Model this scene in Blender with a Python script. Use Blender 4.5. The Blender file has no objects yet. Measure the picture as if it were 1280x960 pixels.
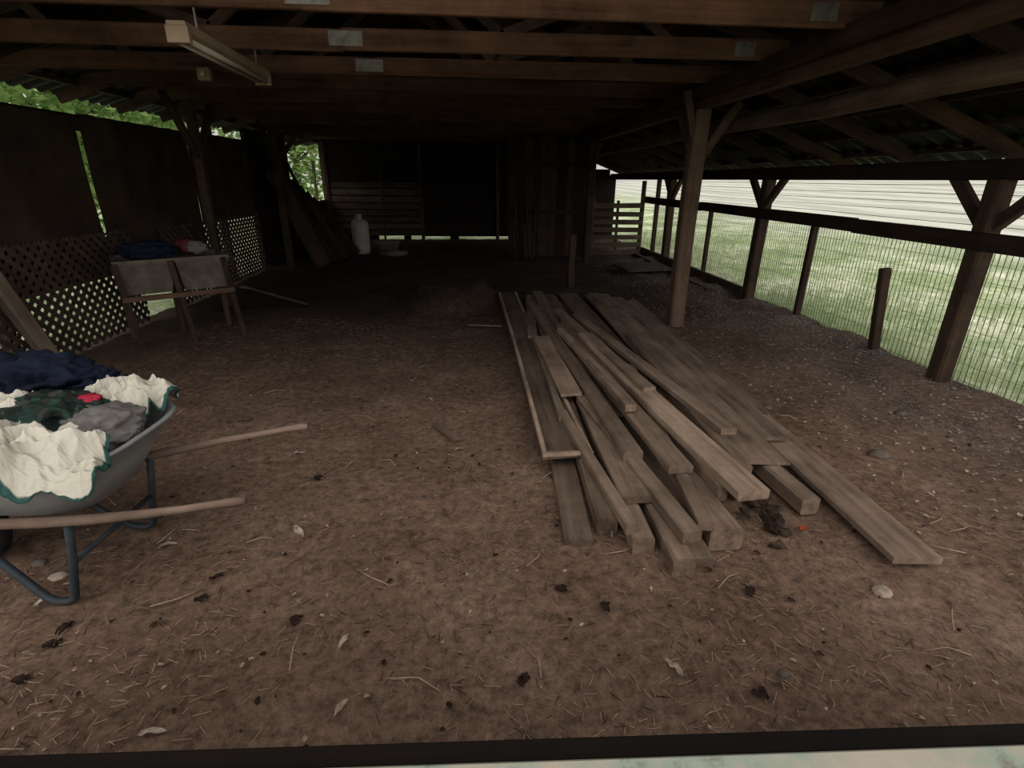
import bpy, math, random
from mathutils import Vector, Matrix, noise
random.seed(7)
S = bpy.context.scene
S.view_settings.view_transform = 'Standard'
S.view_settings.look = 'None'
S.view_settings.exposure = 0.0
S.view_settings.gamma = 0.9

# ------------------------------------------------------------------ materials
def new_mat(name):
    m = bpy.data.materials.new(name); m.use_nodes = True
    nt = m.node_tree; b = nt.nodes['Principled BSDF']
    b.inputs['Roughness'].default_value = 0.85
    b.inputs['Specular IOR Level'].default_value = 0.2
    return m, nt, b

def ramp(nt, stops):
    r = nt.nodes.new('ShaderNodeValToRGB')
    e = r.color_ramp.elements
    e[0].position, e[0].color = stops[0][0], (*stops[0][1], 1)
    e[1].position, e[1].color = stops[-1][0], (*stops[-1][1], 1)
    for p, c in stops[1:-1]:
        n = e.new(p); n.color = (*c, 1)
    return r

def noise_node(nt, vec, scale, detail=6, rough=0.6):
    n = nt.nodes.new('ShaderNodeTexNoise')
    n.inputs['Scale'].default_value = scale
    n.inputs['Detail'].default_value = detail
    n.inputs['Roughness'].default_value = rough
    if vec is not None: nt.links.new(vec, n.inputs['Vector'])
    return n

def bump(nt, b, h, strength=0.4, dist=0.01):
    n = nt.nodes.new('ShaderNodeBump')
    n.inputs['Strength'].default_value = strength
    n.inputs['Distance'].default_value = dist
    nt.links.new(h, n.inputs['Height']); nt.links.new(n.outputs[0], b.inputs['Normal'])

def wood(name, dark, light, rough=0.85, stretch=(1.2, 22, 22)):
    m, nt, b = new_mat(name)
    at = nt.nodes.new('ShaderNodeAttribute'); at.attribute_name = 'gc'
    mp = nt.nodes.new('ShaderNodeMapping'); mp.inputs['Scale'].default_value = stretch
    nt.links.new(at.outputs['Vector'], mp.inputs['Vector'])
    n = noise_node(nt, mp.outputs[0], 1.0, 8, 0.65)
    n2 = noise_node(nt, at.outputs['Vector'], 2.3, 6, 0.7)
    mx = nt.nodes.new('ShaderNodeMix'); mx.data_type = 'FLOAT'; mx.inputs[0].default_value = 0.55
    nt.links.new(n.outputs[0], mx.inputs[2]); nt.links.new(n2.outputs[0], mx.inputs[3])
    r = ramp(nt, [(0.36, dark), (0.63, light)])
    nt.links.new(mx.outputs[0], r.inputs[0])
    tn = nt.nodes.new('ShaderNodeAttribute'); tn.attribute_name = 'tone'
    vm = nt.nodes.new('ShaderNodeVectorMath'); vm.operation = 'SCALE'
    nt.links.new(r.outputs[0], vm.inputs[0]); nt.links.new(tn.outputs['Fac'], vm.inputs['Scale'])
    nt.links.new(vm.outputs[0], b.inputs['Base Color'])
    b.inputs['Roughness'].default_value = rough
    bump(nt, b, n.outputs[0], 0.5, 0.004)
    return m

def mottled(name, stops, scale=6, rough=0.85, bstr=0.3, bdist=0.01, metallic=0.0, detail=6):
    m, nt, b = new_mat(name)
    tc = nt.nodes.new('ShaderNodeTexCoord')
    n = noise_node(nt, tc.outputs['Object'], scale, detail, 0.6)
    r = ramp(nt, stops); nt.links.new(n.outputs[0], r.inputs[0])
    nt.links.new(r.outputs[0], b.inputs['Base Color'])
    b.inputs['Roughness'].default_value = rough
    b.inputs['Metallic'].default_value = metallic
    if bstr: bump(nt, b, n.outputs[0], bstr, bdist)
    return m

M = {}
M['timber'] = wood('rough_timber', (.026, .017, .012), (.105, .066, .045))
M['postwood'] = wood('post_timber', (.07, .045, .031), (.20, .135, .095))
M['beam'] = wood('truss_timber', (.055, .028, .018), (.20, .108, .068))
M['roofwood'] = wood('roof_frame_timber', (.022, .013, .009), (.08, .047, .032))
M['darkwood'] = wood('dark_boards', (.012, .008, .006), (.044, .027, .019))
M['lumber'] = wood('weathered_lumber', (.125, .086, .062), (.40, .295, .222))
M['paletim'] = wood('pale_timber', (.14, .105, .08), (.32, .25, .19))
M['handle'] = wood('ash_handle', (.13, .09, .068), (.29, .21, .165))
M['lattice'] = wood('lattice_wood', (.045, .03, .022), (.12, .084, .064))
M['board'] = mottled('fibre_board', [(.3, (.024, .015, .011)), (.7, (.08, .052, .036))], 2.2)
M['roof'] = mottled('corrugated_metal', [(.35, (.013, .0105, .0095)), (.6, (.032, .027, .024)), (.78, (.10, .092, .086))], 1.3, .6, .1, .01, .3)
M['galv'] = mottled('galvanised_plate', [(.3, (.14, .13, .12)), (.7, (.30, .28, .25))], 14, .5, .1, .002, .3)
M['wire'] = mottled('fence_wire', [(.3, (.06, .055, .05)), (.7, (.13, .12, .115))], 20, .6, 0, 0, .3)
M['fixture'] = mottled('enamel_white', [(.3, (.24, .165, .115)), (.7, (.38, .285, .205))], 5, .5, .05)
M['tube'] = mottled('lamp_tube', [(.3, (.4, .34, .28)), (.7, (.5, .44, .37))], 4, .3, 0)
M['tray'] = mottled('grey_tray', [(.3, (.24, .245, .25)), (.7, (.34, .345, .35))], 7, .5, .08, .003)
M['steelblue'] = mottled('slate_steel', [(.3, (.028, .036, .042)), (.7, (.058, .068, .078))], 9, .55, .1, .002)
M['rubber'] = mottled('tyre_rubber', [(.3, (.012, .012, .013)), (.7, (.03, .03, .03))], 20, .8, .2, .002)
M['navy'] = mottled('navy_cloth', [(.3, (.005, .008, .018)), (.7, (.014, .018, .040))], 12, .9, .4, .01)
M['greyfleece'] = mottled('grey_cloth', [(.3, (.11, .10, .096)), (.7, (.20, .185, .175))], 30, .95, .5, .005)
M['red'] = mottled('red_cloth', [(.3, (.30, .02, .045)), (.7, (.42, .035, .07))], 9, .8)
M['dullred'] = mottled('faded_red_cloth', [(.3, (.09, .02, .02)), (.7, (.15, .04, .035))], 9, .8)
M['white'] = mottled('white_plastic', [(.3, (.32, .30, .27)), (.7, (.44, .41, .38))], 6, .5, .05)
M['sinkgrey'] = mottled('sink_stone', [(.3, (.08, .064, .052)), (.7, (.185, .152, .126))], 6, .8, .2)
M['leafdark'] = mottled('dead_leaf', [(.3, (.018, .010, .007)), (.7, (.05, .028, .02))], 40, .9)
M['straw'] = mottled('straw', [(.3, (.27, .185, .125)), (.7, (.44, .33, .235))], 30, .9)
M['pale'] = mottled('pale_chip', [(.3, (.26, .20, .155)), (.7, (.48, .40, .33))], 30, .8)
M['hay'] = mottled('old_hay', [(.3, (.022, .014, .010)), (.7, (.07, .044, .030))], 14, .95, .8, .03)
M['brick'] = mottled('dark_clods', [(.3, (.03, .019, .014)), (.7, (.10, .066, .048))], 18, .95, .5)
M['orange'] = mottled('orange_plastic', [(.3, (.30, .05, .025)), (.7, (.36, .08, .04))], 18)
M['bark'] = mottled('bark', [(.3, (.06, .045, .03)), (.7, (.16, .12, .09))], 8, .9, .6, .02)
M['mat'] = mottled('rubber_mat', [(.3, (.04, .032, .028)), (.7, (.09, .075, .065))], 10)

def sackmat(name):
    m, nt, b = new_mat(name)
    at = nt.nodes.new('ShaderNodeAttribute'); at.attribute_name = 'gc'
    sx = nt.nodes.new('ShaderNodeSeparateXYZ'); nt.links.new(at.outputs['Vector'], sx.inputs[0])
    def dist(o):
        a = nt.nodes.new('ShaderNodeMath'); a.operation = 'SUBTRACT'; a.inputs[1].default_value = .5; nt.links.new(o, a.inputs[0])
        c = nt.nodes.new('ShaderNodeMath'); c.operation = 'ABSOLUTE'; nt.links.new(a.outputs[0], c.inputs[0]); return c.outputs[0]
    mxx = nt.nodes.new('ShaderNodeMath'); mxx.operation = 'MAXIMUM'
    nt.links.new(dist(sx.outputs[0]), mxx.inputs[0]); nt.links.new(dist(sx.outputs[1]), mxx.inputs[1])
    nz = noise_node(nt, at.outputs['Vector'], 3.5, 3, .5)
    ad = nt.nodes.new('ShaderNodeMath'); ad.operation = 'MULTIPLY_ADD'; ad.inputs[1].default_value = .16
    nt.links.new(nz.outputs[0], ad.inputs[0]); nt.links.new(mxx.outputs[0], ad.inputs[2])
    r = ramp(nt, [(0, (.58, .545, .465)), (.55, (.53, .495, .415)), (.56, (.03, .09, .08)), (1, (.03, .11, .095))])
    nt.links.new(ad.outputs[0], r.inputs[0]); nt.links.new(r.outputs[0], b.inputs['Base Color'])
    w = noise_node(nt, at.outputs['Vector'], 9, 4, .55)
    bump(nt, b, w.outputs[0], .6, .03)
    b.inputs['Roughness'].default_value = .55
    return m
M['sack'] = sackmat('woven_feed_sack')
def pattern(name):
    m, nt, b = new_mat(name)
    tc = nt.nodes.new('ShaderNodeTexCoord')
    v = nt.nodes.new('ShaderNodeTexVoronoi'); v.inputs['Scale'].default_value = 26
    nt.links.new(tc.outputs['Object'], v.inputs['Vector'])
    r = ramp(nt, [(0, (.015, .02, .018)), (.5, (.02, .03, .025)), (.62, (.035, .085, .065)), (.8, (.016, .016, .016)), (1, (.10, .095, .09))])
    sp = nt.nodes.new('ShaderNodeSeparateColor'); nt.links.new(v.outputs['Color'], sp.inputs[0])
    nt.links.new(sp.outputs[0], r.inputs[0]); nt.links.new(r.outputs[0], b.inputs['Base Color'])
    return m
M['pattern'] = pattern('patterned_cloth')

def leafmat(name, a, c):
    m, nt, b = new_mat(name)
    tc = nt.nodes.new('ShaderNodeTexCoord')
    n = noise_node(nt, tc.outputs['Object'], 1.2, 4, .6)
    r = ramp(nt, [(.35, a), (.65, c)]); nt.links.new(n.outputs[0], r.inputs[0])
    tr = nt.nodes.new('ShaderNodeBsdfTranslucent'); nt.links.new(r.outputs[0], tr.inputs[0])
    mx = nt.nodes.new('ShaderNodeMixShader'); mx.inputs[0].default_value = .45
    nt.links.new(r.outputs[0], b.inputs['Base Color'])
    nt.links.new(b.outputs[0], mx.inputs[1]); nt.links.new(tr.outputs[0], mx.inputs[2])
    nt.links.new(mx.outputs[0], nt.nodes['Material Output'].inputs[0])
    return m
M['leaf'] = leafmat('green_leaf', (.10, .20, .05), (.36, .48, .18))
M['grass'] = leafmat('grass_blade', (.36, .44, .24), (.64, .67, .48))

def dirt():
    m, nt, b = new_mat('barn_dirt')
    tc = nt.nodes.new('ShaderNodeTexCoord'); O = tc.outputs['Object']
    big = noise_node(nt, O, 1.1, 8, .7)
    r1 = ramp(nt, [(.30, (.175, .110, .077)), (.5, (.28, .186, .134)), (.68, (.38, .268, .198))])
    nt.links.new(big.outputs[0], r1.inputs[0])
    fine = noise_node(nt, O, 20, 10, .85)
    r2 = ramp(nt, [(.36, (.40, .38, .36)), (.5, (1, 1, 1)), (.63, (1.6, 1.55, 1.48))])
    nt.links.new(fine.outputs[0], r2.inputs[0])
    mul = nt.nodes.new('ShaderNodeMix'); mul.data_type = 'RGBA'; mul.blend_type = 'MULTIPLY'; mul.inputs[0].default_value = 1
    nt.links.new(r1.outputs[0], mul.inputs[6]); nt.links.new(r2.outputs[0], mul.inputs[7])
    sx = nt.nodes.new('ShaderNodeSeparateXYZ'); nt.links.new(O, sx.inputs[0])
    # light falloff painted into the dirt colour, darker further into the barn
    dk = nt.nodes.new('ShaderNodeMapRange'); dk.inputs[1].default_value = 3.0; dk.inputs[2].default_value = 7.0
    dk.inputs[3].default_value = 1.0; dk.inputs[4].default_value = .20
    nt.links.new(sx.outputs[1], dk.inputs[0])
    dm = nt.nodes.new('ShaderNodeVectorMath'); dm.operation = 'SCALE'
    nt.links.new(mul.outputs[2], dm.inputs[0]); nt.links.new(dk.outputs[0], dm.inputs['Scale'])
    mr = nt.nodes.new('ShaderNodeMapRange'); mr.inputs[1].default_value = 2.4; mr.inputs[2].default_value = 3.7
    nt.links.new(sx.outputs[0], mr.inputs[0])
    n3 = noise_node(nt, O, 38, 6, .9)
    r3 = ramp(nt, [(.42, (.06, .045, .035)), (.53, (.145, .112, .09)), (.60, (.48, .42, .365))])
    nt.links.new(n3.outputs[0], r3.inputs[0])
    md = nt.nodes.new('ShaderNodeMath'); md.operation = 'MULTIPLY'
    n4 = noise_node(nt, O, 1.7, 4, .6)
    mr2 = nt.nodes.new('ShaderNodeMapRange'); mr2.inputs[1].default_value = .3; mr2.inputs[2].default_value = .6
    nt.links.new(n4.outputs[0], mr2.inputs[0])
    nt.links.new(mr.outputs[0], md.inputs[0]); nt.links.new(mr2.outputs[0], md.inputs[1])
    mx = nt.nodes.new('ShaderNodeMix'); mx.data_type = 'RGBA'
    nt.links.new(md.outputs[0], mx.inputs[0]); nt.links.new(dm.outputs[0], mx.inputs[6]); nt.links.new(r3.outputs[0], mx.inputs[7])
    nt.links.new(mx.outputs[2], b.inputs['Base Color'])
    bump(nt, b, fine.outputs[0], .9, .025)
    b.inputs['Roughness'].default_value = .95
    return m
M['dirt'] = dirt()
def field():
    m, nt, b = new_mat('pasture')
    tc = nt.nodes.new('ShaderNodeTexCoord'); O = tc.outputs['Object']
    n = noise_node(nt, O, .55, 8, .7)
    r = ramp(nt, [(.38, (.27, .36, .17)), (.5, (.50, .55, .36)), (.62, (.80, .79, .66))])
    nt.links.new(n.outputs[0], r.inputs[0])
    f = noise_node(nt, O, 5, 8, .85)
    r2 = ramp(nt, [(.38, (.56, .62, .52)), (.62, (1.35, 1.35, 1.3))]); nt.links.new(f.outputs[0], r2.inputs[0])
    mul = nt.nodes.new('ShaderNodeMix'); mul.data_type = 'RGBA'; mul.blend_type = 'MULTIPLY'; mul.inputs[0].default_value = 1
    nt.links.new(r.outputs[0], mul.inputs[6]); nt.links.new(r2.outputs[0], mul.inputs[7])
    sx = nt.nodes.new('ShaderNodeSeparateXYZ'); nt.links.new(O, sx.inputs[0])
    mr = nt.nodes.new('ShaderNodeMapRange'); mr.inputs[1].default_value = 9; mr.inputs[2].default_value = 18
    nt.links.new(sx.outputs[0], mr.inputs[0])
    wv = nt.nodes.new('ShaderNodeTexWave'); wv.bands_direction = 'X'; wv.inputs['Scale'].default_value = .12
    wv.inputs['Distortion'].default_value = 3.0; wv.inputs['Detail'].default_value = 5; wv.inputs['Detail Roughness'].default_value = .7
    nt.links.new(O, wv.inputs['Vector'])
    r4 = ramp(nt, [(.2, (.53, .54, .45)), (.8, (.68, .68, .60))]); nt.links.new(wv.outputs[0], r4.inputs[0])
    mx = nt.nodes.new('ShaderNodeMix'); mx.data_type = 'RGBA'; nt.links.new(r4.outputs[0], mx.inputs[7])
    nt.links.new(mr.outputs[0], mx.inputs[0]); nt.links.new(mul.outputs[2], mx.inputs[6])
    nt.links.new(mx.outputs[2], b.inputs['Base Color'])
    return m
M['field'] = field()
def paint():
    m, nt, b = new_mat('peeling_paint')
    tc = nt.nodes.new('ShaderNodeTexCoord')
    n = noise_node(nt, tc.outputs['Object'], 9, 8, .7)
    r = ramp(nt, [(.36, (.17, .11, .08)), (.46, (.30, .35, .29)), (.6, (.42, .38, .31)), (.75, (.48, .40, .32))])
    nt.links.new(n.outputs[0], r.inputs[0]); nt.links.new(r.outputs[0], b.inputs['Base Color'])
    return m
M['paint'] = paint()

# ------------------------------------------------------------------ mesh builder
class MB:
    def __init__(s, name, mats):
        s.name = name; s.mats = mats; s.v = []; s.f = []; s.fm = []; s.gc = []; s.tone = []; s.smooth = []
    def add(s, verts, faces, mat=0, gcs=None, tone=1.0, smooth=False):
        o = len(s.v)
        s.v += [tuple(v) for v in verts]
        s.gc += [tuple(g) for g in (gcs if gcs else verts)]
        s.tone += [tone] * len(verts)
        s.f += [tuple(i + o for i in f) for f in faces]
        s.fm += [mat] * len(faces); s.smooth += [smooth] * len(faces)
    def beam(s, p0, p1, w, h, mat=0, up=(0, 0, 1), tone=None, bow=0.0, seg=1, roll=0):
        p0 = Vector(p0); p1 = Vector(p1); d = p1 - p0; L = d.length; d.normalize()
        u = Vector(up)
        if abs(d.dot(u)) > .98: u = Vector((0, 1, 0))
        sd = d.cross(u).normalized(); u = sd.cross(d).normalized()
        if roll:
            R = Matrix.Rotation(roll, 3, d); sd = R @ sd; u = R @ u
        if tone is None: tone = random.uniform(.75, 1.25)
        off = Vector((random.uniform(-50, 50), random.uniform(-50, 50), random.uniform(-50, 50)))
        c = min(w, h) * .12
        prof = [(-w/2+c, -h/2), (w/2-c, -h/2), (w/2, -h/2+c), (w/2, h/2-c), (w/2-c, h/2), (-w/2+c, h/2), (-w/2, h/2-c), (-w/2, -h/2+c)]
        V = []; G = []; F = []
        for i in range(seg + 1):
            t = i / seg; b = bow * math.sin(t * math.pi)
            for a, k in prof:
                V.append(p0 + d * (L * t) + sd * (a + b) + u * k)
                G.append(Vector((L * t, a, k)) + off)
        n = 8
        for i in range(seg):
            for j in range(n):
                F.append((i*n+j, i*n+(j+1) % n, (i+1)*n+(j+1) % n, (i+1)*n+j))
        F.append(tuple(range(n-1, -1, -1))); F.append(tuple(seg*n + j for j in range(n)))
        s.add(V, F, mat, G, tone)
    def box(s, lo, hi, mat=0, tone=None):
        lo = Vector(lo); hi = Vector(hi); e = hi - lo; c = (lo + hi) / 2
        ax = max(range(3), key=lambda i: e[i])
        a = c.copy(); b = c.copy(); a[ax] = lo[ax]; b[ax] = hi[ax]
        if ax == 0: s.beam(a, b, e[1], e[2], mat, tone=tone)
        elif ax == 1: s.beam(a, b, e[0], e[2], mat, tone=tone)
        else: s.beam(a, b, e[0], e[1], mat, tone=tone)
    def tube(s, pts, r, mat=0, n=8, tone=1.0, cap=True):
        pts = [Vector(p) for p in pts]; rs = r if isinstance(r, (list, tuple)) else [r] * len(pts)
        V = []; G = []; F = []; L = 0; pu = None
        off = Vector((random.uniform(-50, 50), 0, random.uniform(-50, 50)))
        for i, p in enumerate(pts):
            d = (pts[min(i+1, len(pts)-1)] - pts[max(i-1, 0)]).normalized()
            if pu is None: pu = Vector((0, 0, 1)) if abs(d.z) < .9 else Vector((1, 0, 0))
            sd = d.cross(pu).normalized(); pu = sd.cross(d).normalized()
            if i: L += (p - pts[i-1]).length
            for k in range(n):
                a = 2 * math.pi * k / n
                V.append(p + (sd * math.cos(a) + pu * math.sin(a)) * rs[i])
                G.append(Vector((L, math.cos(a) * rs[i], math.sin(a) * rs[i])) + off)
        for i in range(len(pts) - 1):
            for k in range(n):
                F.append((i*n+k, i*n+(k+1) % n, (i+1)*n+(k+1) % n, (i+1)*n+k))
        if cap:
            F.append(tuple(range(n-1, -1, -1))); F.append(tuple((len(pts)-1)*n + k for k in range(n)))
        s.add(V, F, mat, G, tone, True)
    def rings(s, rings, mat=0, closed_top=False, closed_bot=True, smooth=True, tone=1.0):
        n = len(rings[0]); V = [p for r in rings for p in r]; F = []
        for i in range(len(rings) - 1):
            for k in range(n):
                F.append((i*n+k, i*n+(k+1) % n, (i+1)*n+(k+1) % n, (i+1)*n+k))
        if closed_bot: F.append(tuple(range(n-1, -1, -1)))
        if closed_top: F.append(tuple((len(rings)-1)*n + k for k in range(n)))
        s.add(V, F, mat, None, tone, smooth)
    def grid(s, f, nu, nv, mat=0, smooth=True, tone=1.0, uvgc=False):
        V = [f(i / nu, j / nv) for j in range(nv+1) for i in range(nu+1)]
        G = [(i / nu, j / nv, 0) for j in range(nv+1) for i in range(nu+1)] if uvgc else None
        F = [(j*(nu+1)+i, j*(nu+1)+i+1, (j+1)*(nu+1)+i+1, (j+1)*(nu+1)+i) for j in range(nv) for i in range(nu)]
        s.add(V, F, mat, G, tone, smooth)
    def build(s, parent=None, loc=(0, 0, 0), rz=0):
        me = bpy.data.meshes.new(s.name); me.from_pydata(s.v, [], s.f)
        for m in s.mats: me.materials.append(M[m])
        me.polygons.foreach_set('material_index', s.fm)
        me.polygons.foreach_set('use_smooth', s.smooth)
        a = me.attributes.new('gc', 'FLOAT_VECTOR', 'POINT')
        a.data.foreach_set('vector', [c for g in s.gc for c in g])
        t = me.attributes.new('tone', 'FLOAT', 'POINT'); t.data.foreach_set('value', s.tone)
        me.update()
        o = bpy.data.objects.new(s.name, me); S.collection.objects.link(o)
        o.location = loc; o.rotation_euler = (0, 0, rz)
        if parent: o.parent = parent
        return o

def empty(name, loc=(0, 0, 0), rz=0):
    e = bpy.data.objects.new(name, None); S.collection.objects.link(e)
    e.location = loc; e.rotation_euler = (0, 0, rz); e.empty_display_size = .2
    return e

def icosphere(sub):
    import bmesh
    bm = bmesh.new(); bmesh.ops.create_icosphere(bm, subdivisions=sub, radius=1)
    V = [v.co.copy() for v in bm.verts]; F = [tuple(v.index for v in f.verts) for f in bm.faces]
    bm.free(); return V, F
ICO = {k: icosphere(k) for k in (1, 2, 3, 4, 5)}
def blob(mb, c, r, mat, sub=4, amp=.15, freq=2.0, seed=0, flat=None, smooth=True, ridged=False, R=None):
    V, F = ICO[sub]; out = []
    for v in V:
        p = v * freq + Vector((seed * 7.3, seed * 3.1, -seed))
        n = noise.fractal(p, .8, 2.1, 5)
        if ridged: n = .55 - abs(noise.noise(p)) * 2.0 - abs(noise.noise(p * 2.3)) * .8
        q = v * (1 + amp * n); q = Vector((q.x * r[0], q.y * r[1], q.z * r[2]))
        if R: q = R @ q
        q += Vector(c)
        if flat is not None and q.z < flat: q.z = flat + (q.z - flat) * .05
        out.append(q)
    mb.add(out, F, mat, None, 1.0, smooth)

# ------------------------------------------------------------------ ground
def gz(x, y):
    z = .03 * noise.noise(Vector((x * .7, y * .7, 0))) + .012 * noise.noise(Vector((x * 3, y * 3, 5)))
    if x > 2.6: z += min(1, (x - 2.6) / .9) * (.05 + .07 * noise.noise(Vector((x * 1.6, y * 1.6, 9))))
    d = math.hypot((x + .26) / .58, (y - 7.35) / .80)
    if d < 1.3:
        t = max(0, min(1, (1.3 - d) / .75)); t = t * t * (3 - 2 * t)
        z += .24 * t * (1 + .25 * noise.noise(Vector((x * 4, y * 4, 1))))
    return z
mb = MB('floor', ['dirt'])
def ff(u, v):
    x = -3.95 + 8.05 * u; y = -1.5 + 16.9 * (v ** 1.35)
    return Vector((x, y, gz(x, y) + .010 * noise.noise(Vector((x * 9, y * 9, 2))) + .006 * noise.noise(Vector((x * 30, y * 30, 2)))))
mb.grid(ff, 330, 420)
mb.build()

mb = MB('pasture_ground', ['field'])
def pf(u, v):
    U = (u - .5) * 2; W = (v - .5) * 2
    x = 90 * U * abs(U); y = 90 * W * abs(W)
    r = max(0, math.hypot(x, y) - 22)
    ins = -4.0 < x < 4.12 and -1.6 < y < 15.5
    z = -.04 + .08 * noise.noise(Vector((x * .25, y * .25, 0))) * min(1, abs(x) / 9) + (max(0, x - 14) * .055 if x > 0 else 0) + r * .012
    if ins: z = -.14
    return Vector((x, y, z))
mb.grid(pf, 200, 200)
mb.build()

# ------------------------------------------------------------------ roof
RID = (-.75, 3.52)
def prof_roof(x):
    if x <= RID[0]: return 2.40 + (x + 4.3) * (RID[1] - 2.40) / (RID[0] + 4.3)
    if x <= 2.45: return RID[1] + (x - RID[0]) * (2.62 - RID[1]) / (2.45 - RID[0])
    return 2.62 + (x - 2.45) * (1.80 - 2.62) / (4.35 - 2.45)
Y0, Y1 = 1.8, 15.7
def rp(xa, xb, name):
    mb = MB(name, ['roof']); nY = 600
    def f(u, v):
        x = xa + (xb - xa) * u; y = Y0 + (Y1 - Y0) * v
        ph = (y / .19) % 1
        z = .032 * max(0, min(1, (abs(ph - .5) * 2 - .3) * 2.4))
        sheet = .012 if int(y / 1.14) % 2 else 0
        return Vector((x, y, prof_roof(x) + z + sheet))
    mb.grid(f, 3, nY, smooth=False)
    return mb.build()
rp(-4.36, RID[0], 'ceiling_roof_sheet')
rp(RID[0], 2.5, 'ceiling_roof_sheet')
rp(2.42, 4.45, 'ceiling_roof_sheet')

tr = MB('roof_trusses', ['beam', 'galv', 'roofwood'])
ys = [2.45] + [3.50 + i * .95 for i in range(12)]
for i, y in enumerate(ys):
    z = 2.53
    tn = 1.1 if i < 4 else .6  # near trusses toned brighter, rear ones darker: light falloff painted in
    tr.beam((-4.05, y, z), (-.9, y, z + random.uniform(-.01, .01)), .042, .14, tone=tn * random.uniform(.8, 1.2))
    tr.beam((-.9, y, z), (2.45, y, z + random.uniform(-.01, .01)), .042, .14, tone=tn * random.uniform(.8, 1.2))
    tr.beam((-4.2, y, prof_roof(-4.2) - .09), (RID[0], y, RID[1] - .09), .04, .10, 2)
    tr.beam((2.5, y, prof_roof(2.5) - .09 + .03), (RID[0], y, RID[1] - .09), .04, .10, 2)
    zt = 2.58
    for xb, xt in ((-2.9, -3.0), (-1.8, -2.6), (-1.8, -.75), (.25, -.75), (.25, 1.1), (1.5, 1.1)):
        tr.beam((xb, y, zt), (xt, y, prof_roof(xt) - .12), .038, .075, 2, tone=1.3 if i < 5 else .8)  # web tone carries the same painted falloff towards the back
    for xp, s2 in (((-.87, .12),) if 0 < i < 4 else ()) + (((2.1, .08),) if 0 < i < 3 else ()):
        tr.box((xp - s2, y - .026, z - .045), (xp + s2, y - .0215, z + .05), 1)
        tr.box((xp - s2, y + .0215, z - .045), (xp + s2, y + .026, z + .05), 1)
for x in (-4.0, -3.3, -2.55, -1.8, -1.1, -.4, .3, 1.0, 1.7):
    tr.beam((x, Y0, prof_roof(x) - .025), (x, Y1, prof_roof(x) - .025), .07, .038, 2)
tr.build()

lr = MB('lean_to_rafters', ['roofwood'])
for i in range(14):
    y = 1.9 + i * 1.0
    lr.beam((2.3, y + .06, prof_roof(2.45) - .13), (4.3, y + .06, prof_roof(4.3) - .075), .05, .11, tone=random.uniform(.9, 1.5))
for x in (2.75, 3.1, 3.45, 3.8, 4.15):
    lr.beam((x, Y0, prof_roof(x) - .02), (x, 15.25, prof_roof(x) - .02), .08, .035)
lr.build()
lg = MB('roof_log_beam', ['postwood'])
lg.tube([(2.83 + .03 * math.sin(t * 1.3), 1.85 + t * 1.3, 2.16 + .012 * math.sin(t * 2)) for t in range(11)],
        [.078 - .002 * t for t in range(11)], 0, n=12, tone=.95)
lg.build()

bm_ = MB('main_girder', ['beam', 'roofwood'])
bm_.beam((2.40, 1.85, 2.37), (2.40, 15.2, 2.37), .12, .17, tone=.7)
bm_.beam((2.27, 1.85, 2.42), (2.27, 15.2, 2.42), .05, .12, 1, tone=1)
bm_.build()

def post_mb(name, base, top, w, braces, mat='timber', tone=1.0):
    p = MB(name, [mat])
    p.beam(base, top, w, w, 0, tone=tone, seg=4, bow=.012)
    for a, b, bw in braces: p.beam(a, b, bw, bw, 0, up=(1, 0, 0), tone=tone * random.uniform(.7, .9))
    return p.build()
X, Yp = 2.41, 5.85
post_mb('barn_post', (X, Yp, -.05), (X, Yp, 2.285), .165,
        [((X, Yp + .02, 1.75), (X + .36, Yp - .06, 2.36), .09), ((X, Yp, 1.78), (X - .02, Yp + .5, 2.28), .08), ((X - .02, Yp, 1.9), (X - .22, Yp - .1, 2.45), .07)], 'postwood', tone=.95)
post_mb('barn_post', (X, 10.9, -.05), (X, 10.9, 2.285), .15,
        [((X, 10.9, 1.75), (X, 11.4, 2.28), .08), ((X, 10.9, 1.75), (X, 10.4, 2.28), .08)], tone=.8)
post_mb('barn_post', (-3.25, 7.05, -.05), (-3.25, 7.05, 2.45), .10,
        [((-3.25, 7.05, 1.8), (-3.25, 6.5, 2.44), .07), ((-3.25, 7.05, 1.8), (-3.25, 7.6, 2.44), .07)], tone=.9)
post_mb('barn_post', (-3.4, 10.2, -.05), (-3.4, 10.2, 2.45), .12,
        [((-3.4, 10.2, 1.7), (-3.4, 9.6, 2.44), .07), ((-3.4, 10.2, 1.8), (-2.9, 10.2, 2.46), .07)], tone=.8)
post_mb('stub_post', (1.57, 8.15, -.05), (1.57, 8.15, .82), .10, [], tone=.8)

# ------------------------------------------------------------------ right side (wire side)
wr = MB('wall_right', ['timber', 'darkwood'])
XR = 3.98
wr.beam((XR, 1.8, 1.70), (XR, 15.4, 1.70), .09, .15, 1, tone=1.0)
for a, b, z in ((1.0, 5.2, 1.18), (5.2, 9.0, 1.20), (9.0, 12.0, 1.20)):
    wr.beam((XR - .08, a, z), (XR - .08, b, z + .01), .05, .135, 1, tone=1.2)
for y in (.6, 3.86, 7.15, 10.6):
    wr.beam((XR, y, -.05), (XR + random.uniform(-.02, .02), y, 1.63), .14, .14, 0, tone=.9)
    wr.beam((XR, y, 1.25), (XR, y - .42, 1.66), .09, .07, 0, up=(1, 0, 0))
    wr.beam((XR, y, 1.25), (XR, y + .42, 1.66), .09, .07, 0, up=(1, 0, 0))
for y, w in ((6.0, .07), (8.8, .06), (9.6, .05), (11.5, .08)):
    wr.beam((XR + .03, y, -.05), (XR + .03, y, 1.18 if y < 9 else 1.65), w, w, 0)
wr.beam((XR - .05, 7.2, .10), (XR - .05, 12, .10), .06, .15, 0, tone=1.2)
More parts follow.
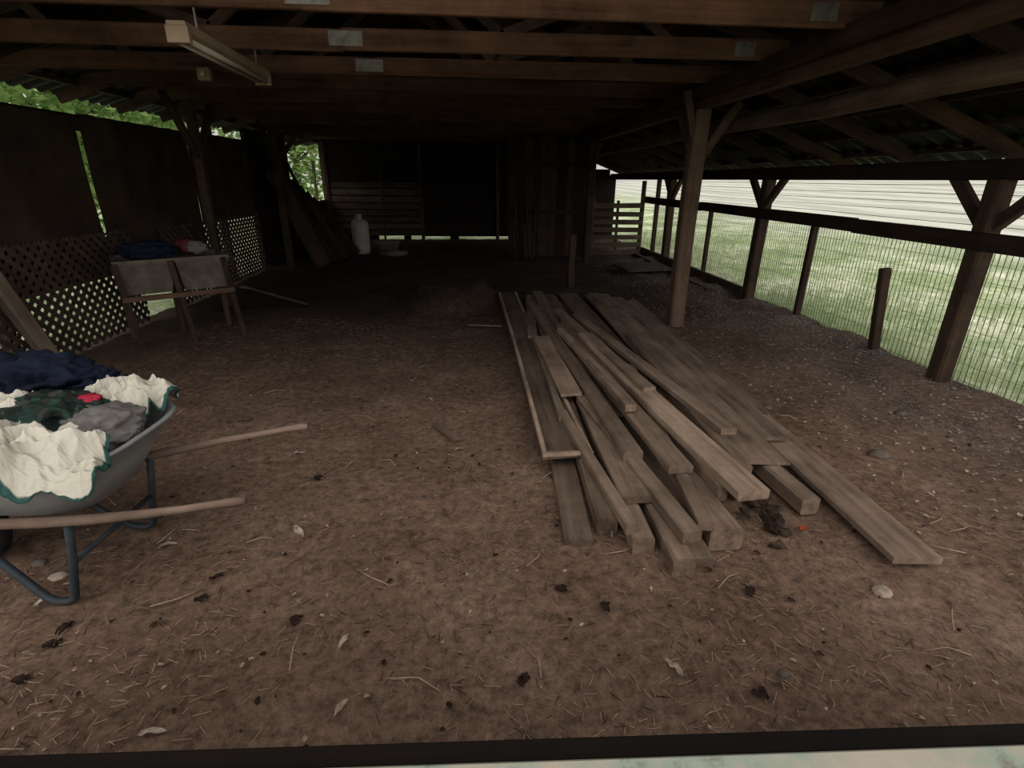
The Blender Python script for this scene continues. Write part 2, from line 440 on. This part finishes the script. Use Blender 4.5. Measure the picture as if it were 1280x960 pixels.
wr.beam((XR - .38, 7.6, .06), (XR - .3, 12, .06), .10, .06, 0, tone=1.1)
wr.build()
st = MB('fence_stake', ['timber'])
st.beam((4.03, 4.68, -.05), (3.95, 4.72, .84), .09, .07, 0, tone=.9)
st.build()
wm = MB('welded_wire_mesh', ['wire'])
def wire(a, b, t=.0021):
    wm.beam(a, b, t * 2, t * 2, 0, tone=1)
y = .7
while y < 12:
    j = .012 * math.sin(y * 2.1)
    wire((XR + .12 + j, y, .0), (XR + .12 + j * .4, y + .004 * math.sin(y * 9), 1.16)); y += .05
for k in range(9):
    z = .06 + k * .135
    for q in range(8): wire((XR + .12, .7 + q * 1.41, z + .006 * math.sin(q * 2 + k)), (XR + .12, .7 + (q+1) * 1.41, z + .006 * math.sin(q * 2 + 2 + k)), .0012)
for k in range(5):
    z = 1.29 + k * .075
    for q in range(8): wire((XR + .12, .7 + q * 1.41, z + .006 * math.sin(q * 2 + k)), (XR + .12, .7 + (q+1) * 1.41, z + .006 * math.sin(q * 2 + 2 + k)), .0022)
wm.build()

sg = MB('slatted_gate', ['lumber', 'timber'])
for k in range(7):
    z = .10 + k * .165
    sg.beam((2.62, 11.62, z), (3.76, 11.62, z + random.uniform(-.015, .015)), .022, .10, 0, tone=random.uniform(.35, .6))
sg.beam((2.66, 11.66, 0), (2.66, 11.66, 1.25), .07, .07, 1)
sg.beam((3.74, 11.66, 0), (3.74, 11.66, 1.60), .08, .08, 1, tone=1.2)
sg.beam((3.2, 11.66, 0), (3.2, 11.66, 1.2), .05, .05, 1)
sg.build()
pm = MB('rubber_mat', ['mat'])
pm.beam((2.75, 9.55, .09), (3.6, 9.65, .10), .75, .05, 0, seg=4)
pm.build()

# ------------------------------------------------------------------ partition + back wall
pw = MB('wall_partition', ['darkwood', 'timber'])
x = .82
while x < 2.5:
    w = random.uniform(.16, .22)
    pw.beam((x + w/2, 11.9, .0), (x + w/2, 11.9, 2.44), w - .003, .025, 0, up=(0, 1, 0), tone=random.uniform(.8, 1.9)); x += w
pw.beam((.75, 11.86, 1.9), (2.6, 11.86, 1.9), .04, .09, 0, tone=1.1)
pw.beam((.75, 11.86, .95), (2.6, 11.86, .95), .04, .09, 0, tone=1.1)
pw.build()
bw = MB('wall_back', ['darkwood', 'timber', 'lattice'])
bw.box((-4.0, 15.36, .06), (-2.75, 15.38, 1.74), 0, tone=.6)
bw.box((-2.8, 15.36, .10), (4.1, 15.38, 1.74), 0, tone=.6)
bw.box((-.6, 15.36, -.05), (-.35, 15.38, .2), 0, tone=.6); bw.box((-1.9, 15.36, -.05), (-1.7, 15.38, .2), 0, tone=.6)
bw.box((-4.0, 15.36, -.05), (-2.6, 15.38, .1), 0, tone=.6)
bw.box((-4.0, 15.36, 1.72), (2.9, 15.38, 2.45), 0, tone=.6)
z = .085
while z < 3.45:
    h = .18
    if z < 2.4:
        xl, xr = -3.9, 4.0
    else:
        t = (z + .1 - 2.42) / (RID[1] - 2.42); xl = -4.3 + t * 3.5; xr = 2.9 - t * 3.6
    if z > 1.6: xr = min(xr, 3.9 if z < 1.75 else 3.0)
    for xs in ((xl, -1.35), (-1.35, .75), (.75, xr)):
        if xs[1] - xs[0] < .1: continue
        left = xs[1] == -1.35 and z < 1.35
        tone = random.uniform(.5, 1.1) if left else random.uniform(.4, .7)
        bw.beam((xs[0], 15.32, z + h/2), (xs[1], 15.32, z + h/2 + random.uniform(-.006, .006)), .025, h - (.03 if left else .002), 2 if left else 0, tone=tone)
    z += h
for x in (-3.85, -1.35, .75, 2.4):
    bw.beam((x, 15.27, 0), (x, 15.27, 2.45), .09, .09, 1)
bw.beam((-2.4, 15.2, .0), (-2.4, 15.2, 1.9), .05, .07, 1)
bw.build()

# ------------------------------------------------------------------ left wall
lw = MB('wall_left', ['board', 'darkwood', 'timber', 'paletim'])
XL = -3.9
def panel(y0, y1, z0, z1, seed, t0=0, t1=0):
    def f(u, v):
        zz = z0 + (z1 - z0) * v
        y = (y0 + t0 * v) + ((y1 + t1 * v) - (y0 + t0 * v)) * u
        wob = .018 * noise.noise(Vector((y * 1.5, zz * 1.5, seed)))
        ed = .012 * noise.noise(Vector((y * 6, seed, 0))) if v in (0, 1) else 0
        return Vector((XL + wob, y, zz + ed))
    lw.grid(f, 20, 14)
panel(1.5, 3.5, .62, 2.15, 1)
panel(3.5, 5.985, .60, 2.15, 2, 0, .025)
panel(6.04, 8.2, .60, 2.18, 3, .03, 0)
panel(8.2, 10.25, .95, 2.2, 4)
panel(5.9, 6.1, .6, 1.0, 5); panel(5.9, 6.1, 2.02, 2.17, 6)
for y in (1.6, 4.55, 9.0):
    lw.beam((XL - .06, y, -.05), (XL - .06, y, 2.45), .10, .10, 2)
lw.beam((XL - .05, 1.5, 2.14), (XL - .05, 12.3, 2.14), .04, .07, 1)
lw.beam((XL - .04, 1.5, .62), (XL - .04, 8.2, .62), .04, .07, 2, tone=1.2)
lw.box((XL - .05, 10.2, 0), (XL - .03, 12.2, 2.40), 1, tone=.6); lw.box((XL - .05, 12.1, 0), (XL - .03, 15.35, 1.0), 1, tone=.6)
z = .02
while z < 2.35:
    tone = random.uniform(.6, 1.2)
    if z > .9: lw.beam((XL, 10.2, z + .09), (XL, 12.2, z + .09), .025, .178, 1, tone=tone)
    else: lw.beam((XL, 10.2, z + .09), (XL, 15.3, z + .09), .025, .178, 1, tone=tone)
    z += .18
lw.beam((XL, 12.2, 0), (XL, 12.2, 2.5), .1, .1, 2); lw.beam((XL, 14.3, 1.0), (XL, 14.3, 2.0), .06, .06, 3)
lw.beam((XL, 15.25, 0), (XL, 15.25, 2.5), .1, .1, 2); lw.beam((XL, 12.2, 1.03), (XL, 15.25, 1.03), .08, .05, 2)
lw.build()

la = MB('lattice_panel', ['lattice'])
def lattice(y0, y1, z0, z1, x):
    sp = .115; sl = z1 - z0
    for sgn, xo in ((1, 0), (-1, .009)):
        s0 = y0 - sl
        while s0 < y1 + sl:
            a = Vector((s0, z0)); b = Vector((s0 + sgn * sl, z1))
            def clip(p, q):
                t0, t1 = 0, 1
                for lim, side in ((y0, 1), (y1, -1)):
                    dp = (p.x - lim) * side; dq = (q.x - lim) * side
                    if dp < 0 and dq < 0: return None
                    if dp < 0: t0 = max(t0, dp / (dp - dq))
                    if dq < 0: t1 = min(t1, dp / (dp - dq))
                if t1 - t0 < .03: return None
                return p + (q - p) * t0, p + (q - p) * t1
            c = clip(a, b)
            if c: la.beam((x + xo, c[0].x, c[0].y), (x + xo, c[1].x, c[1].y), .008, .044, 0, up=(1, 0, 0), roll=math.pi / 2)
            s0 += sp
lattice(2.0, 6.3, .02, 1.05, -3.83)
lattice(6.9, 10.1, .02, 1.0, -3.83)
la.build()

pp = MB('leaning_post', ['paletim'])
pp.beam((-3.62, 4.55, 0), (-3.72, 4.3, .92), .13, .11, 0, tone=.6)
pp.build()

# ------------------------------------------------------------------ strip light fixtures
def strip(loc, rz, nm='fluorescent_light_fixture'):
    e = MB(nm, ['fixture', 'tube', 'galv'])
    L = 1.32
    pr = [(-.055, 0), (-.045, .05), (.045, .05), (.055, 0), (.03, -.012), (-.03, -.012)]
    V = [Vector((a, y, z)) for y in (0, L) for a, z in pr]
    F = [(k, (k+1) % 6, 6+(k+1) % 6, 6+k) for k in range(6)] + [(5, 4, 3, 2, 1, 0), (6, 7, 8, 9, 10, 11)]
    e.add(V, F, 0)
    for sx in (-.03, .03): e.tube([(sx, .05, -.028), (sx, L - .05, -.028)], .015, 1, n=10)
    for yy in (-.004, L - .03):
        e.box((-.055, yy, -.048), (.055, yy + .034, .03), 0, tone=1)
    for yy in (.26, L - .11): e.beam((0, yy, .05), (0, yy, .17), .01, .01, 2)
    return e.build(loc=loc, rz=rz)
strip((-1.48, 3.24, 2.29), math.radians(2))
e = MB('wall_junction_box', ['fixture', 'tube'])
e.box((-.05, 0, -.05), (.05, .06, .05), 0, tone=1); e.tube([(0, -.03, -.0), (0, 0, 0)], .025, 1, n=12)
e.build(loc=(-2.28, 5.31, 2.43))

# ------------------------------------------------------------------ wash sink + things
E = empty('double_utility_sink', (-3.32, 5.12, 0), math.radians(33))
s = MB('tubs', ['sinkgrey', 'darkwood'])
def tub(x0, x1, y0, y1, zb, zt):
    i = .045
    def ring(x0, x1, y0, y1, z): return [Vector((x0, y0, z)), Vector((x1, y0, z)), Vector((x1, y1, z)), Vector((x0, y1, z))]
    s.rings([ring(x0+i, x1-i, y0+i*1.2, y1-i, zb), ring(x0, x1, y0, y1, zt-.04), ring(x0-.01, x1+.01, y0-.01, y1+.01, zt-.04), ring(x0-.01, x1+.01, y0-.01, y1+.01, zt),
             ring(x0+.03, x1-.03, y0+.03, y1-.03, zt), ring(x0+i+.02, x1-i-.02, y0+i+.02, y1-i-.02, zb+.03)], 0, closed_top=True, smooth=False)
tub(0, .47, 0, .52, .53, .86); tub(.49, .96, 0, .52, .53, .86)
s.build(E)
s = MB('stand', ['timber'])
for x in (.02, .47, .93):
    s.beam((x + .05, -.03, -.03), (x - .02, -.035, .84), .05, .04, 0, tone=.7)
    s.beam((x, .55, -.03), (x, .55, .84), .05, .04, 0)
s.beam((0, -.06, .51), (.96, -.06, .51), .03, .05, 0); s.beam((0, .52, .51), (.96, .52, .51), .03, .05, 0)
s.build(E)
c = MB('cloth_heap', ['navy', 'dullred', 'greyfleece', 'hay'])
blob(c, (-3.2, 5.5, .92), (.26, .20, .09), 0, amp=.35, seed=1, ridged=True)
blob(c, (-2.95, 5.75, .93), (.12, .10, .08), 1, amp=.3, seed=2, sub=3)
blob(c, (-2.82, 5.70, .92), (.10, .09, .07), 2, amp=.3, seed=3, sub=3)
c.build()
b_ = MB('loose_plank', ['timber'])
b_.beam((-2.46, 5.75, .50), (-2.2, 6.9, .05), .08, .03, 0, tone=1.3)
b_.build()

ls = MB('leaning_boards', ['darkwood', 'timber'])
for i in range(7):
    x = -3.62 + i * .05; y = 10.4 + i * .24
    ls.beam((x + .76, y, .02), (x - .02, y + .2, 1.75 - .12 * i), .30, .03, 0, up=(0, 1, 0), roll=0, tone=random.uniform(.9, 1.9))
ls.beam((-3.0, 10.9, .0), (-3.7, 11.0, 2.1), .09, .04, 1)
ls.beam((-2.85, 11.3, .0), (-3.65, 11.5, 1.9), .07, .04, 1)
ls.build()
d = MB('white_drum', ['white', 'steelblue'])
def circ(r, z, n=28): return [Vector((r * math.cos(2*math.pi*k/n), r * math.sin(2*math.pi*k/n), z)) for k in range(n)]
d.rings([circ(.17, 0), circ(.19, .02), circ(.19, .25), circ(.182, .27), circ(.19, .29), circ(.19, .5), circ(.182, .52), circ(.19, .54), circ(.185, .68), circ(.14, .73), circ(.06, .75), circ(.055, .82), circ(.065, .82), circ(.065, .86)], 0, closed_top=True)
d.tube([(-.1, 0, .73), (-.1, 0, .80), (0, 0, .84)], .012, 0)
d.build(loc=(-2.50, 12.35, .0))
t = MB('plastic_basin', ['greyfleece', 'sinkgrey'])
def ell(a, b, z, n=30): return [Vector((a * math.cos(2*math.pi*k/n), b * math.sin(2*math.pi*k/n), z)) for k in range(n)]
t.rings([ell(.2, .15, 0), ell(.30, .22, .22), ell(.33, .25, .23), ell(.33, .25, .25), ell(.29, .21, .24), ell(.19, .14, .03)], 0, closed_top=True)
t.build(loc=(-1.95, 12.5, .01), rz=.3)
t = MB('feed_bag', ['greyfleece'])
blob(t, (-1.72, 11.9, .06), (.28, .18, .07), 0, amp=.3, seed=9, flat=0.0)
t.build()
t = MB('garden_tools', ['darkwood', 'timber', 'steelblue'])
for i in range(13):
    x = .9 + random.uniform(0, .45); y = 11.2 + random.uniform(0, .4)
    t.tube([(x, y, .02), (x + random.uniform(-.12, .12), 11.78, random.uniform(.95, 1.45))], .016, random.choice((0, 1)), n=6)
t.build()
h = MB('hay_litter', ['hay'])
for i in range(600):
    a = random.uniform(0, 6.28); r = math.sqrt(random.random())
    x = -.28 + r * math.cos(a) * .62; y = 7.35 + r * math.sin(a) * .8; z = gz(x, y) + .012
    q = random.uniform(0, 6.28); l = random.uniform(.04, .1)
    h.beam((x, y, z), (x + l * math.cos(q), y + l * math.sin(q), z + random.uniform(-.01, .02)), .004, .003, 0, tone=1)
h.build()
sb = MB('scrap_board', ['lumber'])
sb.beam((-.05, 5.85, .03), (.33, 5.76, .035), .05, .02, 0, tone=.5)
sb.beam((-.28, 3.25, .03), (-.12, 3.0, .03), .05, .015, 0, tone=.55)
sb.build()

# ------------------------------------------------------------------ lumber pile
lp = MB('lumber_pile', ['lumber', 'paletim', 'timber'])
L = [
 (.47,1.93,.75,6.5,.14,.04,.03,.03,0,.6), (.62,2.0,.82,6.8,.10,.10,.06,.06,0,.7), (.75,1.85,.90,5.2,.10,.10,.06,.06,0,.85),
 (.88,1.70,1.06,6,.10,.10,.06,.06,0,.95), (.99,1.76,1.2,4.8,.10,.05,.03,.03,0,.7), (1.14,1.86,1.06,5.5,.16,.12,.07,.07,0,1.0),
 (1.42,2.5,1.3,7,.2,.04,.03,.03,0,.65), (1.70,2.10,1.5,4.5,.10,.10,.06,.06,0,.8), (1.95,1.70,2.12,6.9,.23,.035,.04,.04,0,.85),
 (.52,2.56,.50,7.45,.28,.012,.125,.07,0,.5), (.395,2.56,.385,7.4,.028,.025,.14,.085,0,1.25), (.66,2.58,.62,7.4,.028,.025,.14,.085,0,1.3), (.38,2.575,.675,2.575,.028,.025,.14,.14,0,1.25),
 (1.62,2.42,1.80,7.25,.30,.022,.13,.08,0,.8), (1.87,2.76,2.02,7.1,.18,.022,.095,.06,0,.7),
 (.86,2.42,.74,6.6,.11,.11,.18,.12,0,.65), (1.30,1.97,1.06,4.7,.16,.055,.23,.22,0,1.15), (1.06,2.25,.93,5.2,.13,.045,.21,.18,0,.8),
 (.68,3.3,.66,4.8,.15,.025,.20,.18,0,1.0), (1.30,2.9,1.36,7.3,.26,.02,.12,.08,0,.6), (1.02,3.1,1.05,7.25,.24,.02,.12,.08,0,.6),
 (.79,2.10,.84,4.2,.17,.045,.14,.15,0,.8), (1.48,2.6,1.16,5.6,.10,.04,.24,.18,0,.85), (1.22,2.1,1.12,4.4,.05,.09,.16,.15,0,.75),
 (.82,4.2,.92,7.3,.14,.03,.17,.11,0,.75), (2.08,3.2,2.22,7.0,.12,.03,.04,.04,0,.65),
 (.94,1.79,.76,3.3,.09,.06,.15,.16,0,.7), (1.03,1.86,1.28,3.9,.07,.05,.15,.18,0,.75), (.70,1.88,.58,3.1,.06,.06,.135,.15,0,.75),
 (1.40,2.25,1.54,4.8,.09,.09,.18,.16,0,.65), (.98,2.9,.86,4.9,.07,.05,.27,.22,0,1.0), (1.20,3.2,.98,5.8,.09,.03,.27,.20,0,.8),
 (.57,3.0,.62,6.0,.05,.03,.155,.12,0,.8), (.60,5.0,.80,7.1,.10,.03,.12,.10,0,.75),
 (1.5,4.0,1.62,7.0,.12,.03,.155,.11,0,.75),
]
for x0, y0, x1, y1, w, t_, z0, z1, m_, tn in L:
    ln = math.hypot(x1 - x0, y1 - y0)
    lp.beam((x0, y0, z0), (x1, y1, z1), w, t_, m_, tone=tn, seg=6, bow=random.uniform(-.02, .02) * min(1, ln / 4), roll=random.uniform(-.05, .05))
lp.build()
rb = MB('dirt_clods', ['brick', 'orange', 'leafdark'])
for i in range(16):
    x = 1.42 + random.uniform(-.05, .13); y = 2.15 + random.uniform(-.30, .22)
    blob(rb, (x, y, .02), (random.uniform(.02, .045), random.uniform(.02, .045), random.uniform(.01, .025)), random.choice((0, 0, 2)), 2, amp=.6, seed=i, smooth=False)
rb.box((1.58, 1.98, .012), (1.615, 2.0, .022), 1)
rb.build()

# ------------------------------------------------------------------ floor litter
fl = MB('floor_litter', ['leafdark', 'pale', 'straw', 'hay'])
def leaf(x, y, s_, mat, asp=.35):
    z = gz(x, y) + .012; a = random.uniform(0, 6.28)
    V = []; n = 7
    for k in range(n):
        for j in (-1, 0, 1):
            t = k / (n - 1); w = math.sin(t * math.pi) ** .7 * asp * s_ * random.uniform(.6, 1.2)
            px = (t - .5) * s_; py = j * w
            V.append(Vector((x + px * math.cos(a) - py * math.sin(a), y + px * math.sin(a) + py * math.cos(a), z + abs(j) * .2 * s_ * random.uniform(.1, .8) + .1 * s_ * math.sin(t * 5))))
    F = [(k*3+j, k*3+j+1, (k+1)*3+j+1, (k+1)*3+j) for k in range(n-1) for j in (0, 1)]
    fl.add(V, F, mat)
for x, y in ((-1.55,1.37),(-1.56,1.52),(-1.57,1.60),(-1.12,1.83),(-1.13,1.71),(-.71,1.57),(.14,1.25),(.34,1.65),(1.12,1.59),(.92,1.14),(1.02,1.8),(.5,1.55),(-1.6,2.3),(-.9,2.6)):
    leaf(x, y, .055, 0); leaf(x + .015, y + .015, .035, 0)
for x, y in ((-.86,2.12),(-1.44,2.08),(-.5,1.46),(.67,1.26),(-1.1,2.9),(-.45,1.2),(-1.0,1.15),(-1.75,1.75),(.45,1.95),(-.1,2.9),(-.35,3.7)):
    leaf(x, y, random.uniform(.06, .10), 1, .16)
for i in range(330):
    x = random.uniform(-2.8, 3.2); y = 1 + random.random() ** 1.3 * 6
    leaf(x, y, random.uniform(.012, .036), 0)
for i in range(700):
    x = random.uniform(-3, 3.6); y = .9 + random.random() ** 1.2 * 7
    leaf(x, y, random.uniform(.008, .024), random.choice((1, 2, 2)))
for i in range(1700):
    x = random.uniform(2.3, 3.95); y = random.uniform(2, 11)
    leaf(x, y, random.uniform(.01, .035), 1)
for i in range(15000):
    x = random.uniform(-3.0, 3.8); y = .8 + random.random() ** 1.3 * 5.5; z = gz(x, y) + .011
    if noise.noise(Vector((x * 1.3, y * 1.3, 4))) < random.uniform(-.5, .3): continue
    q = random.uniform(0, 6.28); l = random.uniform(.012, .055)
    fl.beam((x, y, z), (x + l * math.cos(q), y + l * math.sin(q), z + random.uniform(-.004, .006)), .0022, .0014, 2 if random.random() < .75 else 3, tone=1)
for i in range(50):
    x = random.uniform(-2.5, 2.8); y = random.uniform(1.1, 5); z = gz(x, y) + .012
    q = random.uniform(0, 6.28); l = random.uniform(.08, .2)
    m1 = (x + l * .5 * math.cos(q) + .01, y + l * .5 * math.sin(q), z + .01)
    fl.tube([(x, y, z), m1, (x + l * math.cos(q + .2), y + l * math.sin(q + .2), z)], .003, 2, n=5)
fl.build()
st = MB('field_stones', ['pale', 'sinkgrey'])
for i, (x, y, r, m_) in enumerate(((1.70,1.58,.042,0),(2.52,2.66,.06,1),(-1.8,1.9,.035,0),(-1.95,2.0,.03,1),(1.05,1.22,.02,1),(2.2,3.4,.04,1),(3.1,3.2,.04,1))):
    blob(st, (x, y, gz(x, y) + r * .15), (r, r * .85, r * .45), m_, sub=3, amp=.2, seed=i + 20)
st.build()

# ------------------------------------------------------------------ wheelbarrow
W = empty('wheelbarrow', (-1.72, 1.98, .0), math.radians(-4.5))
def sup(cx, a, b, z, n=48, e=.28):
    out = []
    for k in range(n):
        t = 2 * math.pi * k / n; c_, s_ = math.cos(t), math.sin(t)
        out.append(Vector((cx + a * math.copysign(abs(c_) ** (e * 2), c_), b * math.copysign(abs(s_) ** (e * 2), s_), z)))
    return out
m_ = MB('tray', ['tray'])
m_.rings([sup(-.04, .26, .18, .39), sup(-.05, .30, .21, .40), sup(-.05, .37, .265, .51), sup(-.03, .43, .32, .635),
          sup(-.03, .45, .34, .645), sup(-.03, .455, .345, .654), sup(-.03, .45, .34, .662), sup(-.03, .43, .32, .655),
          sup(-.05, .36, .255, .52), sup(-.05, .29, .20, .415)], 0, closed_top=True)
m_.build(W)
m_ = MB('handles', ['handle'])
for sy in (1, -1):
    pts = [(-.62, .10 * sy, .25), (-.3, .16 * sy, .315), (.1, .23 * sy, .385), (.32, .262 * sy, .425), (.55, .285 * sy, .468), (.7, .292 * sy, .495), (.82, .295 * sy, .518), (.90, .297 * sy, .532), (.93, .297 * sy, .537)]
    m_.tube(pts, [.020, .021, .021, .020, .017, .0145, .015, .018, .013], 0, n=14, tone=1)
m_.build(W)
m_ = MB('legs', ['steelblue'])
for sy in (1, -1):
    y = .235 * sy
    P = [(.21, y, .40), (.17, y * 1.0, .2), (.13, y * 1.02, .03), (.10, y * 1.02, .013), (.05, y * 1.02, .013), (.01, y, .03), (-.14, y * .9, .18), (-.33, y * .72, .31)]
    m_.tube(P, .0155, 0, n=10)
m_.tube([(.17, -.235, .2), (.17, .235, .2)], .011, 0)
for sy in (1, -1):
    m_.beam((-.3, .16 * sy, .335), (.30, .26 * sy, .41), .03, .012, 0)
    m_.beam((-.62, .10 * sy, .26), (-.55, .08 * sy, .2), .02, .03, 0)
    m_.beam((-.35, .14 * sy, .31), (-.55, .08 * sy, .2), .02, .02, 0)
m_.build(W)
m_ = MB('wheel', ['rubber', 'steelblue'])
R0, r0 = .15, .048; n1, n2 = 40, 14
V = []; F = []
for i in range(n1):
    a = 2 * math.pi * i / n1
    for j in range(n2):
        b = 2 * math.pi * j / n2
        tr_ = .006 if (i % 2 and math.cos(b) > .4) else 0
        rr = R0 + (r0 + tr_) * math.cos(b)
        V.append(Vector((-.50 + rr * math.cos(a), r0 * .9 * math.sin(b), .2 + rr * math.sin(a))))
for i in range(n1):
    for j in range(n2):
        F.append((i*n2+j, ((i+1) % n1)*n2+j, ((i+1) % n1)*n2+(j+1) % n2, i*n2+(j+1) % n2))
m_.add(V, F, 0, smooth=True)
m_.tube([(-.50, -.02, .2), (-.50, .02, .2)], .105, 1, n=24); m_.tube([(-.50, -.10, .2), (-.50, .10, .2)], .014, 1)
m_.build(W)

def drape(name, mat, cx, cy, ax, ay, ztop, amp, seed, rot=0, fall=.12, freq=5, thick=.005, droop=None):
    mb = MB(name, [mat]); n = 130
    def f(u, v):
        a = (u - .5) * 2; b = (v - .5) * 2
        r = (abs(a) ** 3 + abs(b) ** 3) ** (1/3)
        ex = 1 + .30 * noise.noise(Vector((a * 1.8, b * 1.8, seed * 3.3)))
        k = 1 - .16 * (abs(a) * abs(b)) ** 2
        x = a * ax * ex * k; y = b * ay * ex * k
        p = Vector((x * freq + seed, y * freq, seed * 2.1))
        wv = noise.noise(p + Vector((noise.noise(p * .8), noise.noise(p * .8 + Vector((5, 5, 5))), 0)) * 1.4)
        fold = (.35 - abs(wv) * 1.8) + .35 * (.3 - abs(noise.noise(p * 2.4))) + .22 * (.2 - abs(noise.noise(p * 5.5)))
        z = ztop + amp * fold - fall * max(0, r - .45) ** 1.6
        c_, s_ = math.cos(rot), math.sin(rot)
        X_ = cx + x * c_ - y * s_; Y_ = cy + x * s_ + y * c_
        if droop: z = droop(X_, Y_, z)
        return Vector((X_, Y_, z))
    mb.grid(f, n, n, uvgc=True)
    o = mb.build(W)
    so = o.modifiers.new('th', 'SOLIDIFY'); so.thickness = thick
    return o
def dr(X_, Y_, z):
    if Y_ < -.345: z -= min(.10, (-.345 - Y_) * 1.4)
    return z
m_ = MB('load_filling', ['pattern', 'navy', 'greyfleece', 'red'])
blob(m_, (-.04, -.02, .57), (.36, .25, .10), 0, sub=4, amp=.25, seed=3)
blob(m_, (.03, .02, .71), (.20, .15, .085), 0, sub=5, amp=.35, seed=4, ridged=True)
blob(m_, (-.22, .26, .73), (.28, .16, .14), 1, sub=5, amp=.5, freq=2.3, seed=6, ridged=True)
blob(m_, (-.0, .29, .71), (.14, .1, .10), 1, sub=5, amp=.5, freq=2.6, seed=8, ridged=True)
blob(m_, (.25, .0, .675), (.14, .15, .085), 2, sub=5, amp=.22, seed=7)
blob(m_, (.16, .07, .765), (.05, .035, .018), 3, sub=3, amp=.4, seed=11)
m_.build(W)
drape('feed_sack_1', 'sack', .20, .23, .19, .12, .75, .11, 2, rot=-.05, fall=.13)
drape('feed_sack_2', 'sack', .19, -.24, .28, .14, .725, .13, 5, rot=.05, fall=.11, droop=dr)
drape('feed_sack_3', 'sack', -.15, -.08, .20, .24, .75, .15, 9, rot=.4, fall=.12)

# ------------------------------------------------------------------ half door in front of the viewer
hd = MB('half_door', ['paint', 'darkwood', 'timber'])
hd.box((-1.6, .20, .93), (1.9, .402, .965), 0, tone=1)
hd.box((-1.6, .404, .90), (1.9, .434, .955), 1, tone=.3)
for i in range(18):
    x = -1.55 + i * .19
    hd.beam((x + .09, .36, .02), (x + .09, .36, .92), .18, .022, 1, up=(0, 1, 0), tone=1)
hd.build(rz=math.radians(-2.2))

# ------------------------------------------------------------------ outdoors vegetation
def tree(name, base, h, rad, n, sz):
    t = MB(name, ['bark', 'leaf'])
    bx, by = base
    t.tube([(bx, by, -.1), (bx + .1, by, h * .35), (bx - .05, by + .1, h * .7)], [.16, .12, .05], 0, n=10)
    for k in range(6):
        a = k * 1.05; t.tube([(bx, by, h * .35 + .1 * k), (bx + rad * .6 * math.cos(a), by + rad * .6 * math.sin(a), h * .55 + .12 * k)], [.05, .02], 0, n=6)
    for i in range(n):
        d = Vector((random.gauss(0, 1), random.gauss(0, 1), random.gauss(0, 1))).normalized() * (random.random() ** .4)
        c_ = Vector((bx + d.x * rad, by + d.y * rad, h * .55 + d.z * h * .5))
        c_ += Vector((noise.noise(c_), noise.noise(c_ + Vector((9, 0, 0))), 0)) * .5
        if c_.z < .1: c_.z = .1 + random.random()
        u = Vector((random.gauss(0, 1), random.gauss(0, 1), random.gauss(0, .6))).normalized(); w = u.orthogonal().normalized()
        s_ = sz * random.uniform(.6, 1.3)
        t.add([c_ - u * s_, c_ + w * s_ * .45, c_ + u * s_, c_ - w * s_ * .45], [(0, 1, 2, 3)], 1)
    return t.build()
for i, (x, y, h_, r) in enumerate(((-9.5, 6, 5.0, 2.3), (-10.5, 10, 5.5, 2.5), (-9, 14.5, 5, 2.3), (-11, 19, 6, 2.8), (-7, 23, 6, 2.6), (-12, 1.5, 5, 2.3))):
    tree('leafy_tree', (x, y), h_, r, 4500, .13)
gr = MB('meadow_grass', ['grass'])
for i in range(18000):
    if i < 15500: x = 4.3 + random.random() ** 1.4 * 9; y = random.uniform(.5, 17)
    else: x = -4.15 - random.random() * 4; y = random.uniform(1, 15)
    dens = noise.noise(Vector((x * .6, y * .6, 3)))
    h_ = random.uniform(.06, .2) * (1 + dens * 2)
    a = random.uniform(0, 6.28); w = .006 + .002 * random.random(); l = random.uniform(-.08, .08)
    gr.add([(x - w * math.cos(a), y - w * math.sin(a), -.05), (x + w * math.cos(a), y + w * math.sin(a), -.05), (x + l, y + l * .7, h_)], [(0, 1, 2)], 0)
gr.build()

# ------------------------------------------------------------------ world: overcast sky, brighter on the open (-Y) side
w = bpy.data.worlds.new('overcast'); S.world = w; w.use_nodes = True
nt = w.node_tree; bg = nt.nodes['Background']
tc = nt.nodes.new('ShaderNodeTexCoord')
n = noise_node(nt, tc.outputs['Generated'], 1.5, 4, .5)
r = ramp(nt, [(.3, (.96, .93, .90)), (.7, (1, .985, .96))]); nt.links.new(n.outputs[0], r.inputs[0])
nt.links.new(r.outputs[0], bg.inputs[0])
sx = nt.nodes.new('ShaderNodeSeparateXYZ'); nt.links.new(tc.outputs['Generated'], sx.inputs[0])
mr = nt.nodes.new('ShaderNodeMapRange'); mr.interpolation_type = 'SMOOTHSTEP'
mr.inputs[1].default_value = .25; mr.inputs[2].default_value = -.7; mr.inputs[3].default_value = .66; mr.inputs[4].default_value = 2.2
nt.links.new(sx.outputs[1], mr.inputs[0]); nt.links.new(mr.outputs[0], bg.inputs[1])

# ------------------------------------------------------------------ camera
cam = bpy.data.cameras.new('camera'); co = bpy.data.objects.new('camera', cam); S.collection.objects.link(co)
cam.sensor_width = 36; cam.lens = 36 * 645 / 1280; cam.clip_start = .05; cam.clip_end = 400
R = Matrix.Rotation(math.radians(-4.5), 4, 'Z') @ Matrix.Rotation(math.radians(68.4), 4, 'X') @ Matrix.Rotation(math.radians(.5), 4, 'Z')
co.matrix_world = Matrix.Translation((0, 0, 1.6)) @ R
S.camera = co
